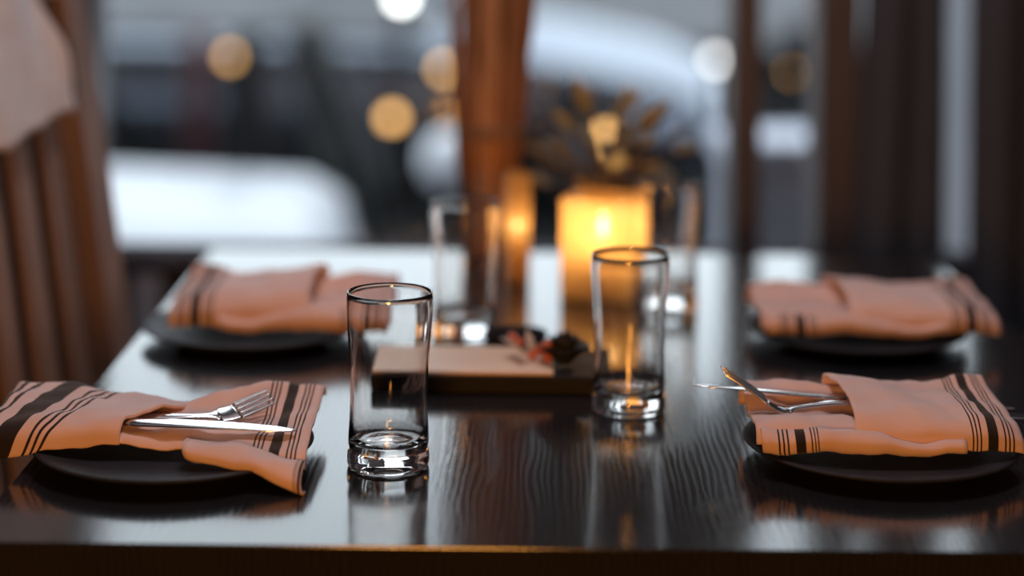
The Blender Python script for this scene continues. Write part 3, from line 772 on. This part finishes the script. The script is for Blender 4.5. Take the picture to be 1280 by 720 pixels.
SEDAN = [(-4.45, .60, .35, .55, .60, .45), (-4.3, .80, .24, .68, .74, .60), (-3.4, .86, .22, .86, .93, .66), (-2.8, .86, .22, .89, 1.34, .59), (-2.3, .86, .22, .90, 1.43, .61), (-1.6, .86, .22, .90, 1.41, .60), (-1.25, .86, .22, .90, 1.28, .60),
         (-.78, .85, .22, .89, .98, .67), (-.4, .84, .22, .88, .965, .68), (-.15, .82, .24, .86, .955, .68), (-.05, .78, .30, .80, .90, .66), (0, .70, .40, .66, .72, .58)]
sedan((-0.450, 4.90, ST), 'white car at left whose rounded tail shows above the far left napkin', M['carwhite'])
car((1.30, 11.15, ST), 'dark metallic car outside whose shiny bonnet slopes down behind the dry plant', M['carblack'], 1.1)
struct(box('wall_outside', 1.55, 4.5, 7.4, 7.7, ST, 0.45, M['outwall']))

# long pale van across the street
vn = empty('delivery_van', (0.4, 17.0, ST)); tag(vn, 'long pale grey van across the street behind the dark metallic car', 'van')
bm = bmesh.new(); box_bm(bm, -3.0, 3.4, 0, 2.0, .40, 2.6, .08, 3); obj('body', bm, M['van'], vn, False)
box('skirt', -2.9, 3.3, .05, 1.95, .30, .40, M['cladding'], vn)
for y in (.10, 1.9):
    for x in (-2.1, 2.3):
        wl = lathe('wheel', [(0, -.1), (.2, -.1), (.32, -.11), (.35, -.08), (.35, .08), (.32, .11), (.2, .1), (0, .1)], M['tyre'], vn, 28); wl.location = (x, y, .35); wl.rotation_euler = (R(90), 0, 0)
for x in (-1.6, .2, 2.0):
    box('panel_rib', x - .02, x + .02, -.015, .002, .45, 2.5, M['van'], vn, .005)
# low bollard lamps along the kerb
def bollard(x, y, h, mat, label, r=.026):
    e = empty('bollard_lamp', (x, y, ST))
    lathe('post', [(0, 0), (.05, 0), (.05, .02), (.022, .03), (.022, h - .03), (.030, h - .02), (0, h - .02)], M['darkmetal'], e, 20)
    lathe('cap', [(0, h + .055), (.02, h + .05), (.034, h + .036), (.030, h + .033), (0, h + .033)], M['darkmetal'], e, 20)
    bm = bmesh.new(); bmesh.ops.create_uvsphere(bm, u_segments=20, v_segments=12, radius=r); g = obj('globe', bm, mat, e); g.location = (0, 0, h)
    return tag(e, label, 'lamp', 'bollard lamps on the street')
bollard(-1.352, 8.9, 1.0, M['amberlamp'], 'amber lamp outside at upper left, the one nearest the chair')
bollard(-0.428, 6.54, 1.0, M['amberlamp'], 'round amber lamp outside, lowest and midway between chair and brown stalks')
bollard(-0.318, 8.40, 1.0, M['amberlamp'], 'amber lamp outside partly hidden by the left side of the stalks')
bollard(0.304, 6.15, .99, M['amberlamp'], 'amber lamp outside seen through the leaves of the dry plant')
bollard(0.892, 8.3, 1.06, M['whitelamp'], 'white lamp outside just left of the brown window post')
bollard(1.24, 8.4, 1.0, M['amberlamp'], 'faint warm lamp outside between the two brown window posts', .010)
bollard(-0.490, 8.0, 1.336, M['brightlamp'], 'bright white lamp outside at the top edge, above the amber ones')
pp_ = lathe('dark_post', [(0, 0), (.048, 0), (.048, 1.30), (.04, 1.33), (0, 1.33)], M['darkmetal'], n=20); pp_.location = (-0.887, 6.25, ST); tag(pp_, 'slim dark post outside just right of the upper left amber lamp', 'post')
rp = empty('red_bollard', (-1.52, 9.0, ST)); tag(rp, 'dull red bollard outside to the right of the chair', 'bollard')
lathe('shaft', [(0, 0), (.065, 0), (.060, 1.08), (.05, 1.12), (0, 1.13)], M['redpaint'], rp, 24); lathe('foot_ring', [(.066, 0), (.085, 0), (.085, .03), (.066, .04)], M['darkmetal'], rp, 24)
# leaning board added in place of a reflection on the car door
sb = empty('reflection_board', (-.83, 8.6, ST)); tag(sb, 'grey leaning board standing in for a reflection on the dark car door', 'reflection stand-in')
for nm, x0, x1, mt in (('panel', .14, -.16, 'reflectgrey'), ('rear_panel', .16, .44, 'darkmetal')):
    bm = bmesh.new(); vv = [bm.verts.new(p) for p in ((x0 - .05, -.25, 0), (x0 + .07, -.25, 0), (x1 + .07, -.25, 1.2), (x1 - .05, -.25, 1.2), (x0 - .05, .25, 0), (x0 + .07, .25, 0), (x1 + .07, .25, 1.2), (x1 - .05, .25, 1.2))] if nm == 'panel' else [bm.verts.new(p) for p in ((x1 - .03, -.25, 0), (x1, -.25, 0), (-.08, -.25, 1.2), (-.11, -.25, 1.2), (x1 - .03, .25, 0), (x1, .25, 0), (-.08, .25, 1.2), (-.11, .25, 1.2))]
    for f in ((0, 1, 2, 3), (7, 6, 5, 4), (0, 4, 5, 1), (1, 5, 6, 2), (2, 6, 7, 3), (3, 7, 4, 0)): bm.faces.new([vv[i] for i in f])
    obj(nm, bm, M[mt], sb, False)
# white ball stone left of the stalks and pale planter right of the post
ws = empty('ball_stone', (-.205, 6.0, ST)); tag(ws, 'white painted ball stone outside, just left of the brown stalks', 'stone')
lathe('ball', [(0, .835)] + [(.095 * math.sin(a), .93 - .095 * math.cos(a)) for a in [i * math.pi / 14 for i in range(1, 14)]] + [(0, 1.025)], M['whitestone'], ws, 28)
lathe('pedestal', [(0, 0), (.10, 0), (.10, .05), (.06, .08), (.05, .80), (.07, .83), (0, .83)], M['darkmetal'], ws, 24)
pb = empty('concrete_planter', (.64, 4.45, ST)); tag(pb, 'pale concrete planter outside between the two brown window posts', 'planter')
bm = bmesh.new(); box_bm(bm, -.14, .14, -.14, .14, 0, 1.16, .02, 2); obj('body', bm, M['concrete'], pb, False)
bm = bmesh.new(); box_bm(bm, -.16, .16, -.16, .16, 1.16, 1.22, .01, 2); obj('rim', bm, M['concrete'], pb, False)
